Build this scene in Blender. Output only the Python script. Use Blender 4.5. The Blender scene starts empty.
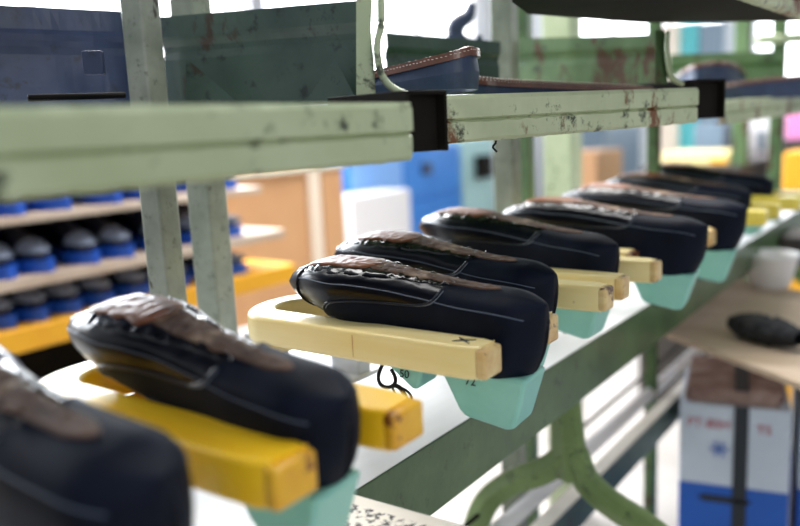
import bpy, math, random
import numpy as np
from mathutils import Vector, Matrix, noise
random.seed(7)
C = bpy.context.scene.collection
SC = bpy.context.scene
# ------------------------------------------------------------------ camera
CAMZ = 1.25
yaw, pitch, roll = math.radians(36.2), math.radians(9.9), math.radians(2.66)
FPX = 778.0
fw = Vector((-math.sin(yaw)*math.cos(pitch), math.cos(yaw)*math.cos(pitch), -math.sin(pitch)))
rt = Vector((math.cos(yaw), math.sin(yaw), 0)); up = rt.cross(fw)
CR = math.cos(roll)*rt - math.sin(roll)*up
CU = math.cos(roll)*up + math.sin(roll)*rt
CP = Vector((0, 0, CAMZ))
cd = bpy.data.cameras.new('camera'); cam = bpy.data.objects.new('camera', cd); C.objects.link(cam)
cam.matrix_world = Matrix(((CR.x, CU.x, -fw.x, CP.x), (CR.y, CU.y, -fw.y, CP.y), (CR.z, CU.z, -fw.z, CP.z), (0, 0, 0, 1)))
cd.sensor_width = 36; cd.lens = 36*FPX/800; cd.clip_start = 0.02; cd.clip_end = 60
cd.dof.use_dof = True; cd.dof.focus_distance = 0.74; cd.dof.aperture_fstop = 2.7
SC.camera = cam
# ------------------------------------------------------------------ world, light, exposure
w = bpy.data.worlds.new('world'); SC.world = w; w.use_nodes = True
w.node_tree.nodes['Background'].inputs[0].default_value = (0.86, 0.93, 1.0, 1)
w.node_tree.nodes['Background'].inputs[1].default_value = 0.34
def area(name, loc, target, sx, sy, power, col=(1, 1, 1)):
    l = bpy.data.lights.new(name, 'AREA'); l.shape = 'RECTANGLE'; l.size = sx; l.size_y = sy; l.energy = power; l.color = col
    o = bpy.data.objects.new(name, l); C.objects.link(o); o.location = loc
    o.rotation_euler = (Vector(target)-Vector(loc)).to_track_quat('-Z', 'Y').to_euler()
    return o
area('overhead_fill', (-1.6, 2.2, 3.6), (-0.9, 1.0, 0.9), 2.6, 3.0, 190, (1, 0.98, 0.96))  # added soft fill from above
area('window_daylight', (-3.4, 1.6, 2.5), (-0.5, 0.7, 1.1), 3.5, 1.5, 150, (0.88, 0.94, 1))
area('front_daylight', (2.4, -0.9, 2.3), (-0.4, 0.8, 1.1), 1.2, 1.2, 14, (1, 0.97, 0.92))
SC.view_settings.view_transform = 'Standard'; SC.view_settings.look = 'None'
SC.view_settings.exposure = 0.58; SC.view_settings.gamma = 1; SC.view_settings.use_curve_mapping = False

# ------------------------------------------------------------------ sight lines: pixel of the photograph -> point of the place
def ray(px, py): return fw + CR*((px-400)/FPX) - CU*((py-263)/FPX)
def atz(px, py, z): r = ray(px, py); return CP + r*((z-CAMZ)/r.z)
def atx(px, py, x): r = ray(px, py); return CP + r*(x/r.x)
def aty(px, py, y): r = ray(px, py); return CP + r*(y/r.y)
def atd(px, py, d): return CP + ray(px, py)*d

# ------------------------------------------------------------------ mesh helpers
class MB:
    def __init__(s): s.v = []; s.f = []
    def add(s, vs, fs):
        b = len(s.v); s.v += [Vector(v) for v in vs]; s.f += [tuple(i+b for i in f) for f in fs]; return s
    def box(s, lo, hi, M=None):
        x0, y0, z0 = lo; x1, y1, z1 = hi
        vs = [Vector(p) for p in ((x0,y0,z0),(x1,y0,z0),(x1,y1,z0),(x0,y1,z0),(x0,y0,z1),(x1,y0,z1),(x1,y1,z1),(x0,y1,z1))]
        if M: vs = [M @ v for v in vs]
        return s.add(vs, [(3,2,1,0),(4,5,6,7),(0,1,5,4),(1,2,6,5),(2,3,7,6),(3,0,4,7)])
    def prism(s, pts, vec):                          # closed polygon pushed along vec
        n = len(pts); pts = [Vector(p) for p in pts]; vec = Vector(vec)
        return s.add(pts+[p+vec for p in pts], [tuple(range(n))[::-1], tuple(range(n, 2*n))]+[(i, (i+1) % n, n+(i+1) % n, n+i) for i in range(n)])
    def tube(s, pts, r, n=8, closed=False):
        pts = [Vector(p) for p in pts]; rings = []
        ref = Vector((0, 0, 1)); m = len(pts)
        for i, p in enumerate(pts):
            t = (pts[(i+1) % m]-pts[i-1]) if closed else (pts[min(i+1, m-1)]-pts[max(i-1, 0)])
            t.normalize(); a = t.cross(ref)
            if a.length < 0.2: a = t.cross(Vector((1, 0, 0)))
            a.normalize(); b = a.cross(t); rr = r[i] if hasattr(r, '__len__') else r
            rings.append([p+a*rr*math.cos(2*math.pi*k/n)+b*rr*math.sin(2*math.pi*k/n) for k in range(n)])
        vs = [v for q in rings for v in q]; fs = []
        for i in range(m if closed else m-1):
            j = (i+1) % m
            fs += [(i*n+k, i*n+(k+1) % n, j*n+(k+1) % n, j*n+k) for k in range(n)]
        if not closed: fs += [tuple(range(n))[::-1], tuple(range((m-1)*n, m*n))]
        return s.add(vs, fs)
    def grid(s, P, closed=False):                    # P: rows of points
        nr, nc = len(P), len(P[0]); vs = [v for r in P for v in r]; fs = []
        for i in range(nr-1):
            for j in range(nc if closed else nc-1):
                k = (j+1) % nc; fs.append((i*nc+j, i*nc+k, (i+1)*nc+k, (i+1)*nc+j))
        return s.add(vs, fs)
    def lathe(s, prof, n=32, M=None):
        P = [[(r*math.cos(2*math.pi*k/n), r*math.sin(2*math.pi*k/n), z) for k in range(n)] for r, z in prof]
        P = [[(M @ Vector(p)) if M else Vector(p) for p in q] for q in P]
        return s.grid(P, True)
    def build(s, name, mat, parent=None, bevel=0, smooth=False, seg=2, solid=0, sub=0, origin=None):
        me = bpy.data.meshes.new(name)
        if origin is None and parent is None and s.v:
            zs = min(v.z for v in s.v); origin = sum(s.v, Vector())/len(s.v); origin = Vector((origin.x, origin.y, zs))
        o0 = Vector(origin) if origin is not None else Vector()
        me.from_pydata([v-o0 for v in s.v], [], s.f); me.update()
        o = bpy.data.objects.new(name, me); C.objects.link(o); o.location = o0
        if mat: me.materials.append(mat)
        if parent: o.parent = parent
        if solid: m = o.modifiers.new('s', 'SOLIDIFY'); m.thickness = solid; m.offset = 0
        if bevel: m = o.modifiers.new('b', 'BEVEL'); m.width = bevel; m.segments = seg; m.limit_method = 'ANGLE'; m.angle_limit = math.radians(35)
        if sub: m = o.modifiers.new('u', 'SUBSURF'); m.levels = sub; m.render_levels = sub
        if smooth or bevel:
            for p in me.polygons: p.use_smooth = True
            if not smooth:
                try: me.set_sharp_from_angle(angle=math.radians(35))
                except Exception: pass
        return o
def tag(o, label=None, cat=None, group=None, kind=None):
    for k, v in (('label', label), ('category', cat), ('group', group), ('kind', kind)):
        if v: o[k] = v
    return o
def empty(name, loc=(0, 0, 0), label=None, cat=None, group=None, rot=(0, 0, 0)):
    o = bpy.data.objects.new(name, None); C.objects.link(o); o.location = loc; o.rotation_euler = rot; o.empty_display_size = .05
    return tag(o, label, cat, group)
def copy_tree(o, parent=None):
    c = o.copy(); C.objects.link(c)
    if parent: c.parent = parent
    for ch in list(o.children): copy_tree(ch, c)
    return c

# ------------------------------------------------------------------ materials
def new_mat(name):
    m = bpy.data.materials.new(name); m.use_nodes = True; nt = m.node_tree
    return m, nt, nt.nodes['Principled BSDF']
def L(h):                                            # sRGB hex -> linear
    v = [int(h[i:i+2], 16)/255 for i in (0, 2, 4)]
    return tuple(x/12.92 if x < .04045 else ((x+.055)/1.055)**2.4 for x in v)+(1,)
def tex(nt, scale, detail=4, rough=.6, vec=None, stretch=None):
    n = nt.nodes.new('ShaderNodeTexNoise'); n.inputs['Scale'].default_value = scale; n.inputs['Detail'].default_value = detail; n.inputs['Roughness'].default_value = rough
    tc = nt.nodes.new('ShaderNodeTexCoord'); src = tc.outputs['Object']
    if stretch:
        mp = nt.nodes.new('ShaderNodeMapping'); mp.inputs['Scale'].default_value = stretch; nt.links.new(src, mp.inputs[0]); src = mp.outputs[0]
    nt.links.new(src, n.inputs['Vector']); return n.outputs['Fac']
def ramp(nt, fac, a, b):
    r = nt.nodes.new('ShaderNodeMapRange'); r.inputs['From Min'].default_value = a; r.inputs['From Max'].default_value = b
    nt.links.new(fac, r.inputs['Value']); return r.outputs['Result']
def mixc(nt, fac, a, b):
    m = nt.nodes.new('ShaderNodeMix'); m.data_type = 'RGBA'; nt.links.new(fac, m.inputs[0])
    for s, v in ((m.inputs[6], a), (m.inputs[7], b)):
        if isinstance(v, tuple): s.default_value = v
        else: nt.links.new(v, s)
    return m.outputs[2]
def bump(nt, bs, h, strength=.3, dist=.002):
    b = nt.nodes.new('ShaderNodeBump'); b.inputs['Strength'].default_value = strength; b.inputs['Distance'].default_value = dist
    nt.links.new(h, b.inputs['Height']); nt.links.new(b.outputs[0], bs.inputs['Normal'])
def simple(name, hexa, rough=.5, hex2=None, scale=12, bs=.0, metal=0, stretch=None, coat=0, spec=.5, lo=.35, hi=.7):
    m, nt, b = new_mat(name)
    b.inputs['Roughness'].default_value = rough; b.inputs['Metallic'].default_value = metal; b.inputs['Specular IOR Level'].default_value = spec
    b.inputs['Coat Weight'].default_value = coat; b.inputs['Coat Roughness'].default_value = .15
    t = tex(nt, scale, stretch=stretch)
    nt.links.new(mixc(nt, ramp(nt, t, lo, hi), L(hexa), L(hex2 or hexa)), b.inputs['Base Color'])
    if bs: bump(nt, b, t, bs)
    return m
def painted(name, base, light, rust, amount=.6, dirt='39402f', rough=.42, scale=1.0):
    """old enamel on steel: flat paint, paler worn cloud, dark grime, rust runs"""
    m, nt, b = new_mat(name); b.inputs['Roughness'].default_value = rough
    c = mixc(nt, ramp(nt, tex(nt, 9*scale), .35, .65), L(base), L(light))
    g = ramp(nt, tex(nt, 38*scale, 6, .7), .57, .66); c = mixc(nt, g, c, L(dirt))
    r = ramp(nt, tex(nt, 16*scale, 7, .68, stretch=(1, 1, .45)), amount, amount+.05); c = mixc(nt, r, c, L(rust))
    nt.links.new(c, b.inputs['Base Color']); bump(nt, b, tex(nt, 60*scale, 5), .35, .0015)
    return m
M = {}
M['green'] = painted('pale green enamel', 'aab592', 'c3ccaa', '6e4322', .545)
M['green_clean'] = painted('pale green enamel clean', 'a8b48f', 'b7c2a0', '7a5330', .72)
M['green_dk'] = painted('shade toned green enamel', '33463f', '42564d', '3a2a20', .6, dirt='222b2a')  # inner panel shade is mixed into this darker green
M['green_mid'] = painted('mid green enamel', '45603a', '5a7548', '4a3018', .55, dirt='2e3a26', rough=.7)
M['green_rail'] = painted('sage rail enamel', '4c6646', '627c50', '3c402b', .64, dirt='4e6446')
M['rail_dk'] = painted('dark sage rail enamel', '41583b', '54704a', '2c3526', .62, dirt='36492f', rough=.3)
M['olive'] = painted('olive green cast iron paint', '627a45', '748c55', '3c402b', .68, dirt='4a5c36')
M['slate'] = painted('shade toned slate enamel', '25314a', '344466', '232733', .66, dirt='20283a')  # blue-dark tone carries the shade on the near tray's back panel
M['post'] = painted('grey green post paint', '767d70', '949a8c', '3e3a30', .64, dirt='676d60', scale=2)
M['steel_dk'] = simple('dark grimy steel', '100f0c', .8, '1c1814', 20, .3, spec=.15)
def leather(name, a, b_, rough, coat, bs=.12, spec=.35):
    m, nt, b = new_mat(name); b.inputs['Coat Weight'].default_value = coat; b.inputs['Coat Roughness'].default_value = .12
    t = tex(nt, 40, 5); nt.links.new(mixc(nt, ramp(nt, t, .3, .7), L(a), L(b_)), b.inputs['Base Color'])
    b.inputs['Roughness'].default_value = rough; bump(nt, b, tex(nt, 260, 3), bs, .0006); b.inputs['Specular IOR Level'].default_value = spec; return m
M['vamp'] = leather('black polished leather', '04060d', '070b17', .30, .22, spec=.16)
M['quarter'] = leather('navy matt leather', '060c1b', '0a1325', .58, 0, .35, spec=.12)
M['cap'] = leather('toe cap leather', '0b1120', '141d30', .30, .45, spec=.3)
M['margin'] = leather('pulled black lining leather', '040509', '0a0b10', .16, .55, .3, spec=.3)
def insole_mat():
    m, nt, b = new_mat('brown insole board'); b.inputs['Roughness'].default_value = .65
    t = tex(nt, 55, 6, .7); c = mixc(nt, ramp(nt, t, .35, .65), L('46332a'), L('684e3e'))
    p = ramp(nt, tex(nt, 22, 5), .58, .68); c = mixc(nt, p, c, L('a08872'))
    nt.links.new(c, b.inputs['Base Color']); bump(nt, b, tex(nt, 150, 6, .8), .7, .0012); return m
M['insole'] = insole_mat(); M['insole'].node_tree.nodes['Principled BSDF'].inputs['Specular IOR Level'].default_value = .22
M['foreboard'] = simple('tan insole board', '8c4f2b', .40, '5f3c26', 45, .3, coat=.12, spec=.3)
M['thread'] = simple('grey thread', '8d97a6', .6)
M['chalk'] = simple('pale marking line', '4b586d', .5)
M['teal'] = simple('teal plastic last', '82c2b4', .34, '93cec1', 18, .05)
M['ink'] = simple('black ink', '10201c', .6)
M['lace'] = simple('black lace', '0b0c10', .8)
def woodm(name, a, b_, chip, amt=.62):
    m, nt, b = new_mat(name); b.inputs['Roughness'].default_value = .38; b.inputs['Coat Weight'].default_value = .25
    t = tex(nt, 14, 5, .6, stretch=(.35, 3, 3)); c = mixc(nt, ramp(nt, t, .3, .7), L(a), L(b_))
    g = ramp(nt, tex(nt, 26, 6, .7), amt, amt+.04); c = mixc(nt, g, c, L(chip))
    nt.links.new(c, b.inputs['Base Color']); bump(nt, b, t, .15, .001); return m
M['wood'] = woodm('varnished pale wood', 'efd68c', 'f6e5ab', '8a5c2c', .665)
M['wood_end'] = woodm('chipped end grain', 'c99a5a', 'e8d49a', '5a3318', .50)
M['yellow'] = woodm('yellow painted wood', 'fbc00c', 'ffd028', '9c5a18', .68)
M['yellow_end'] = woodm('chipped yellow end', 'e0a012', 'f2bd24', '7d3f14', .54)
M['yellow_far'] = woodm('lemon painted wood', 'e8d04a', 'f0dd66', 'a8863a', .70)
M['white_bed'] = simple('white painted bed', 'cfd0d4', .45, 'b4b6ba', 9, .1, stretch=(1, .2, 1))
M['floor'] = simple('pale concrete', 'c2bdb9', .6, 'a9a39e', 2.2, .1)
M['wall'] = simple('off white plaster', 'd9dadb', .8, 'cfd1d3', 3)
M['board'] = simple('raw cardboard board', 'c4b09c', .8, 'ac967f', 5, .1, stretch=(1, 3, 1))
M['tanpanel'] = simple('tan hardboard', 'cf9f72', .6, 'c49266', 2)
M['cream'] = simple('cream paint', 'ead9c6', .5)
M['shelfwood'] = simple('shelf plywood', 'c9b6a6', .6, 'b7a08e', 6)
M['yshelf'] = simple('orange yellow shelf edge', 'efae22', .5, 'e39f1c', 5)
M['blue'] = simple('blue plastic crate', '2f7fd6', .4, '3b8ce0', 3)
M['bluelt'] = simple('light blue panel', '7fb0ee', .5)
M['white'] = simple('white card', 'e8e6e8', .6)
M['tealwall'] = simple('pale teal paint', 'a5cfd2', .6)
M['teal2'] = simple('turquoise paint', '4fb0b4', .5)
M['greyb'] = simple('grey blue steel', '6f8393', .5)
M['pink'] = simple('pink plastic', 'e58ac0', .5)
M['bluesole'] = simple('royal blue rubber sole', '1d4fb0', .35, '2459c4', 20)
M['bluedkl'] = leather('dark rack shoe leather', '080d20', '101835', .2, .9)
M['toe_gleam'] = leather('grey blue toe gleam leather', '6d7890', '8a94a8', .25, .6)
M['brownstrip'] = simple('brown stitched welt leather', '5d3328', .35, '7b4a3a', 60, .4, coat=.4)
M['navyband'] = simple('navy rubber band', '2c3a58', .45, '384a6c', 40, .1)
M['whitestitch'] = simple('cream stitches', 'd9c8bf', .5)
M['bundle'] = simple('black fibre bundle', '17181c', .9, '2b2c30', 60, .9)
M['darkjunk'] = simple('dark oily metal', '2a2623', .6, '403934', 9, .3)
M['carton'] = simple('white printed carton', 'c5d0de', .55, 'b6c2d2', 4)
M['cartonblue'] = simple('blue carton print', '1258b8', .5, '0f4fa8', 4)
M['cartontop'] = simple('torn brown paper bundle', '7a5a52', .8, 'b09a92', 18, .4)
M['red'] = simple('red print', 'a8283a', .6)
M['strap'] = simple('black strap', '17202a', .5)
M['label'] = simple('cream printed board', 'ebe4da', .55, 'dfd6c9', 8)
def glow(name, col, s):
    m, nt, b = new_mat(name); b.inputs['Base Color'].default_value = col; b.inputs['Emission Color'].default_value = col; b.inputs['Emission Strength'].default_value = s
    t = tex(nt, 1.5); nt.links.new(mixc(nt, ramp(nt, t, .3, .7), col, tuple(x*.93 for x in col[:3])+(1,)), b.inputs['Emission Color']); return m
M['daylight'] = glow('bright frosted window glass', (.93, .96, 1, 1), 3.4)

# ------------------------------------------------------------------ the setting
def structure(o): o['kind'] = 'structure'; return o
WX, WY = -4.3, 8.0
structure(MB().box((WX-.1, -3, -.1), (3.5, WY+.1, 0)).build('floor', M['floor']))
def wall_with_windows(name, axis, c, a0, a1, wins, z0=0, z1=3.4):
    """wall slab with real openings; wins = (start, end, sill, head)"""
    m = MB(); t = .15
    def bx(u0, u1, za, zb):
        if axis == 'x': m.box((c-t, u0, za), (c, u1, zb))
        else: m.box((u0, c, za), (u1, c+t, zb))
    cur = a0
    for (u0, u1, s, h) in sorted(wins):
        bx(cur, u0, z0, z1); bx(u0, u1, z0, s); bx(u0, u1, h, z1); cur = u1
    bx(cur, a1, z0, z1)
    structure(m.build(name, M['wall']))
def window(n, axis, c, u0, u1, s, h, nm=3):
    root = empty('window_%d' % n, (c, (u0+u1)/2, s) if axis == 'x' else ((u0+u1)/2, c, s)); root['kind'] = 'structure'
    P = (lambda u, z, k: Vector((c+k, u, z))-root.location) if axis == 'x' else (lambda u, z, k: Vector((u, c-k, z))-root.location)
    def bx(m, ua, ub, za, zb, ka, kb):
        a, b = P(ua, za, ka), P(ub, zb, kb)
        m.box([min(a[i], b[i]) for i in range(3)], [max(a[i], b[i]) for i in range(3)])
    f = MB(); w_ = .05
    bx(f, u0, u1, s, s+w_, -.1, .02); bx(f, u0, u1, h-w_, h, -.1, .02); bx(f, u0, u0+w_, s+w_, h-w_, -.1, .02); bx(f, u1-w_, u1, s+w_, h-w_, -.1, .02)
    for k in range(1, nm):
        u = u0+(u1-u0)*k/nm; bx(f, u-.02, u+.02, s+w_, h-w_, -.08, .01)
    f.build('window_frame', M['white'], root)
    g = MB(); bx(g, u0+w_, u1-w_, s+w_, h-w_, -.07, -.06); g.build('window_glass', M['daylight'], root)
lw = [(-.9, 1.6, 1.45, 3.0), (1.66, 4.2, 1.45, 3.0), (4.26, 7.4, 1.40, 3.0)]
bw = [(-3.6, -1.9, 1.15, 3.0), (-1.7, .2, 1.3, 3.0)]
wall_with_windows('wall_left', 'x', WX, -3, WY+.1, lw)
wall_with_windows('wall_back', 'y', WY, WX, 3.5, bw)
for i, q in enumerate(lw): window(i+1, 'x', WX, *q)
for i, q in enumerate(bw): window(i+4, 'y', WY, *q)

# ------------------------------------------------------------------ conveyor table
BZ = .93; RX = -.432
cv = empty('conveyor_table', (-.62, 1.5, 0), 'long white topped conveyor table with sage green steel side rails under the shoe row', 'conveyor table')
def rel(m, root): m.v = [v-root.location for v in m.v]; return m
rel(MB().box((-.90, -.6, BZ-.0009), (RX+.004, 3.0, BZ)), cv).build('table_top', M['white_bed'], cv)
def channel(x, s):
    m = MB(); H = .078
    prof = [(0, 0), (0, -H), (-.03, -H), (-.03, -H+.006), (-.006, -H+.006), (-.006, -.006), (-.03, -.006), (-.03, 0)]
    m.prism([(x+s*a+s*.005, -.6, BZ-.001+b) for a, b in prof], (0, 3.6, 0)); return m
rel(channel(RX, 1), cv).build('side_rail', M['rail_dk'], cv, bevel=.0015)
rel(channel(-.90, -1), cv).build('side_rail', M['rail_dk'], cv, bevel=.0015)
for s in (0,):
    rel(MB().box((-.70, -.6, BZ), (-.665, 3.0, BZ+.02)), cv).build('chain_guide', M['white_bed'], cv, bevel=.003)
def bez(p, n=18):
    p = [Vector(q) for q in p]; out = []
    for i in range(n+1):
        t = i/n; q = p
        while len(q) > 1: q = [a.lerp(b, t) for a, b in zip(q, q[1:])]
        out.append(q[0])
    return out
# cast inverted-Y legs
_p = atx(566, 420, -.458); LY = _p.y
def cast_leg(yc):
    dy = Vector((0, yc-LY, 0)); G_ = M['olive']
    def bar(cs_, ws, th):
        m = MB(); P = []; n_ = len(cs_)
        for i, p in enumerate(cs_):
            a = cs_[max(i-1, 0)]; b = cs_[min(i+1, n_-1)]; t = (b-a).normalized(); nrm = Vector((t.z, 0, -t.x)).normalized(); w2 = ws[i]; y = Vector((0, 1, 0))
            sec = [(-1, -.45), (-1, .45), (-.75, .8), (-.3, 1), (.3, 1), (.75, .8), (1, .45), (1, -.45), (.75, -.7), (.35, -.75), (.18, -1.1), (-.18, -1.1), (-.35, -.75), (-.75, -.7)]
            P.append([p+nrm*w2*u_+y*th*v_ for u_, v_ in sec])
        m.grid(P, True); m.add(P[0], [tuple(range(14))]); m.add(P[-1], [tuple(range(14))[::-1]]); return m
    def on(l): return [aty(x, y, LY)+dy for x, y in spline(l)]
    def w_(n_, a, b_): return [a+(b_-a)*i/(n_-1) for i in range(n_)]
    c = on([(565, 385), (566, 410), (568, 440), (571, 478)]); c[0].z = BZ-.078
    rel(bar(c, [.021+.008*(i/(len(c)-1))**2 for i in range(len(c))], .016), cv).build('leg_column', G_, cv, smooth=True)
    for pl in ([(574, 452), (586, 480), (610, 503), (650, 530), (700, 575), (735, 640)], [(566, 455), (545, 470), (512, 482), (487, 502), (474, 535), (466, 580)]):
        q = on(pl); e = q[-1]; s_ = 1 if pl[0][0] > 570 else -1
        q += bez([e, e+(q[-1]-q[-2])*14, Vector((e.x+s_*.07, e.y, .25)), Vector((e.x+s_*.10, e.y, .0))], 12)[1:]
        rel(bar(q, w_(len(q), .020, .020), .015), cv).build('leg', G_, cv, smooth=True)
def spline(p, n=40):
    P = [Vector((a, b, 0)) for a, b in p]; P = [P[0]*2-P[1]]+P+[P[-1]*2-P[-2]]; out = []
    for i in range(1, len(P)-2):
        for k in range(8):
            t = k/8; a, b, c, d = P[i-1:i+3]
            q = .5*((2*b)+(c-a)*t+(2*a-5*b+4*c-d)*t*t+(-a+3*b-3*c+d)*t**3); out.append((q.x, q.y))
    out.append((p[-1])); return out
for y in (LY, LY+1.75, LY-1.1): cast_leg(y)
# lower pipes and stretcher
def yline(px, py, z): p = atz(px, py, z); return p.x
xp = yline(585, 452, .60)
t = MB().tube([(xp, -.4, .60), (xp, 2.9, .60)], .015, 14); tag(t.build('steel_pipe', M['white'], smooth=True), 'white round pipe running under the conveyor table behind the cast leg', 'pipe')
t = MB().tube([(xp-.03, -.4, .625), (xp-.03, 2.9, .625)], .004, 10); tag(t.build('steel_rod', M['steel_dk'], smooth=True), 'thin dark rod running beside the white pipe under the table', 'rod')
xs = yline(622, 452, .60)
ar = empty('angle_rail', (xs-.02, 2, .55), 'dark green angle rail with a pale top strip, next to the white pipe', 'rail')
rel(MB().box((xs-.026, -.4, .595), (xs, 2.9, .60)), ar).build('top_strip', M['label'], ar, bevel=.001)
rel(MB().box((xs-.007, -.4, .535), (xs-.001, 2.9, .595)), ar).build('side_flange', M['green_dk'], ar, bevel=.001)

# ------------------------------------------------------------------ U shaped forks
FZ = 1.075; FH = .028
FORKS = [  # centre of near arm, far arm, arm width, end x, colour, label
 (.118, .232, .030, (-.305, -.36), 'yellow', 'yellow painted wooden fork clamping the nearest shoe at the lower left corner'),
 (.288, .384, .040, (-.290, -.282), 'yellow', 'yellow painted wooden fork around the second nearest shoe, its chipped far tip showing'),
 (.528, .615, .034, (-.300, -.33), 'wood', 'pale varnished wooden fork with a burnt mark, standing out sharp in the middle'),
 (.640, .780, .030, (-.300, -.300), 'wood', 'pale wooden fork holding the shoe directly behind the sharp middle shoe'),
 (.838, .945, .030, (-.303, -.300), 'wood', 'pale yellowish wooden fork with chipped tips, fifth from the near end'),
 (1.005, 1.140, .032, (-.35, -.305), 'wood', 'pale wooden fork with brown chipped tip holding the sixth shoe'),
 (1.240, 1.350, .032, (-.310, -.305), 'wood', 'blurred pale wooden fork holding the seventh shoe'),
 (1.500, 1.612, .034, (-.285, -.285), 'yellow_far', 'blurred lemon yellow fork with its tips beside the eighth shoe'),
 (1.745, 1.860, .034, (-.270, -.270), 'yellow_far', 'blurred lemon yellow fork at the far end of the row'),
]
def make_fork(yn, yf, wd, xes, col, label, i):
    xe, xf = xes
    root = empty('shoe_fork', (-.60, (yn+yf)/2, BZ+.02), label, 'fork', 'U shaped wooden forks along the conveyor')
    xbend = -.560 if i == 1 else -.585
    o0, o1 = yn-wd/2, yf+wd/2; i0, i1 = yn+wd/2, yf-wd/2
    ym = (o0+o1)/2; R = (o1-o0)/2; xb = xbend+R*.6
    outer = [(xb-math.sin(a)*R*.75, ym-math.cos(a)*R) for a in np.linspace(0, math.pi, 17)]
    r = (i1-i0)/2; inner = [(xb-math.sin(a)*r*.85, ym-math.cos(a)*r) for a in np.linspace(0, math.pi, 17)]
    e = .006
    P = []
    # ring strip: sections across the arm from near tip round the bend to far tip
    sec = [((xe-.004, o0+e), (xe-.004, i0-e*.6)), ((xe-.014, o0+.001), (xe-.014, i0-.001))]
    for k in range(1, 8): x = xe-.014+(xb-xe+.014)*k/8; sec.append(((x, o0), (x, i0)))
    sec += list(zip(outer, inner))
    for k in range(7, 0, -1): x = xf-.014+(xb-xf+.014)*k/8; sec.append(((x, o1), (x, i1)))
    sec += [((xf-.014, o1-.001), (xf-.014, i1+.001)), ((xf-.004, o1-e), (xf-.004, i1+e*.6))]
    for (a, b) in sec:
        P.append([Vector((a[0], a[1], FZ-FH)), Vector((a[0], a[1], FZ)), Vector((b[0], b[1], FZ)), Vector((b[0], b[1], FZ-FH))])
    m = MB(); m.grid(P, True); m.add(P[0], [(0, 1, 2, 3)]); m.add(P[-1], [(3, 2, 1, 0)]); rel(m, root)
    m.build('fork_body', M[col], root, bevel=.0035, seg=3)
    for (ya, yb, xq) in ((o0, i0, xe), (i1, o1, xf)):
        t = MB().box((xq-.0075, ya+.0030, FZ-FH+.0012), (xq+.003, yb-.0030, FZ-.0016))
        rel(t, root).build('arm_tip', M['wood_end' if col == 'wood' else ('yellow_end' if col == 'yellow' else col)], root, bevel=.003, seg=3)
    # mount: wooden pad under the bend, steel stem to the guide
    rel(MB().box((xb-.02, o0+.006, FZ-FH-.010), (xb+.02, o1-.006, FZ-FH)), root).build('mounting_pad', M[col], root, bevel=.003)
    rel(MB().box((-.625, ym-.012, BZ+.02), (-.58, ym+.012, FZ-FH-.009)), root).build('mounting_stem', M['white_bed'], root, bevel=.003)
    rel(MB().box((-.705, ym-.03, BZ+.0205), (-.575, ym+.03, BZ+.026)), root).build('mounting_plate', M['white_bed'], root, bevel=.002)
    return root
forks = [make_fork(*q, i) for i, q in enumerate(FORKS)]
def fork_marks(root, ya, yb, x0):
    yc = (ya+yb)/2; o = root.location
    for k, (dx, dy) in enumerate(((.008, .006), (.008, -.006))):
        a = Vector((x0-dx, yc-dy, FZ+.0001))-o; b_ = Vector((x0+dx, yc+dy, FZ+.0001))-o
        MB().tube([a, a.lerp(b_, .5), b_], [.0007, .0014, .0008], 5).build('burn_mark', M['ink'], root)
    for dx, dy in ((.245, .020), (.252, .028), (.238, .034)):
        c_ = Vector((x0-dx, ya+dy, FZ))-o
        MB().tube([c_-Vector((0, 0, .004)), c_+Vector((0, 0, .0003))], .0018, 10).build('nail_hole', M['ink'], root)
    m = MB().box((x0-.1054, ya-.0004, FZ-FH+.004), (x0-.1046, ya+.002, FZ-.004)); rel(m, root).build('joint_line', M['wood_end'], root)
fork_marks(forks[2], .511, .545, -.325)

# ------------------------------------------------------------------ shoes held sole up
LEN = .29
def pchip(xs, ys):
    xs = np.array(xs, float); ys = np.array(ys, float); h = np.diff(xs); d = np.diff(ys)/h; n = len(xs); m = np.zeros(n)
    for k in range(1, n-1):
        if d[k-1]*d[k] > 0: w1 = 2*h[k]+h[k-1]; w2 = h[k]+2*h[k-1]; m[k] = (w1+w2)/(w1/d[k-1]+w2/d[k])
    m[0] = d[0]; m[-1] = d[-1]
    def f(x):
        x = min(max(x, xs[0]), xs[-1]); k = min(int(np.searchsorted(xs, x, 'right'))-1, n-2); t = (x-xs[k])/h[k]
        return (2*t**3-3*t**2+1)*ys[k]+(t**3-2*t**2+t)*h[k]*m[k]+(-2*t**3+3*t**2)*ys[k+1]+(t**3-t**2)*h[k]*m[k+1]
    return f
fW = pchip([0, .03, .07, .11, .145, .18, .215, .245, .27, .29], [.031, .0325, .032, .0295, .0310, .039, .0445, .043, .038, .032])
fZS = pchip([0, .03, .07, .11, .15, .19, .225, .26, .29], [-.003, .006, .009, .014, .020, .0250, .0255, .018, .004])
fZB = pchip([0, .04, .09, .12, .15, .18, .22, .26, .29], [-.068, -.071, -.071, -.067, -.056, -.042, -.028, -.016, -.009])
fC = pchip([0, .1, .2, .29], [0, -.001, .002, -.006])
fNT = pchip([0, .1, .17, .29], [3.1, 3.1, 3.4, 3.0])
fNB = pchip([0, .1, .16, .29], [5, 4, 2.5, 2.1])
def dims(x):
    w_ = fW(x); rh, rtt = .036, .105
    if x < rh: w_ *= max(0, 1-(1-x/rh)**2.1)**.5
    if x > LEN-rtt: w_ *= max(0, 1-((x-(LEN-rtt))/rtt)**2.2)**.60
    return w_, fZS(x), fZB(x)
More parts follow.
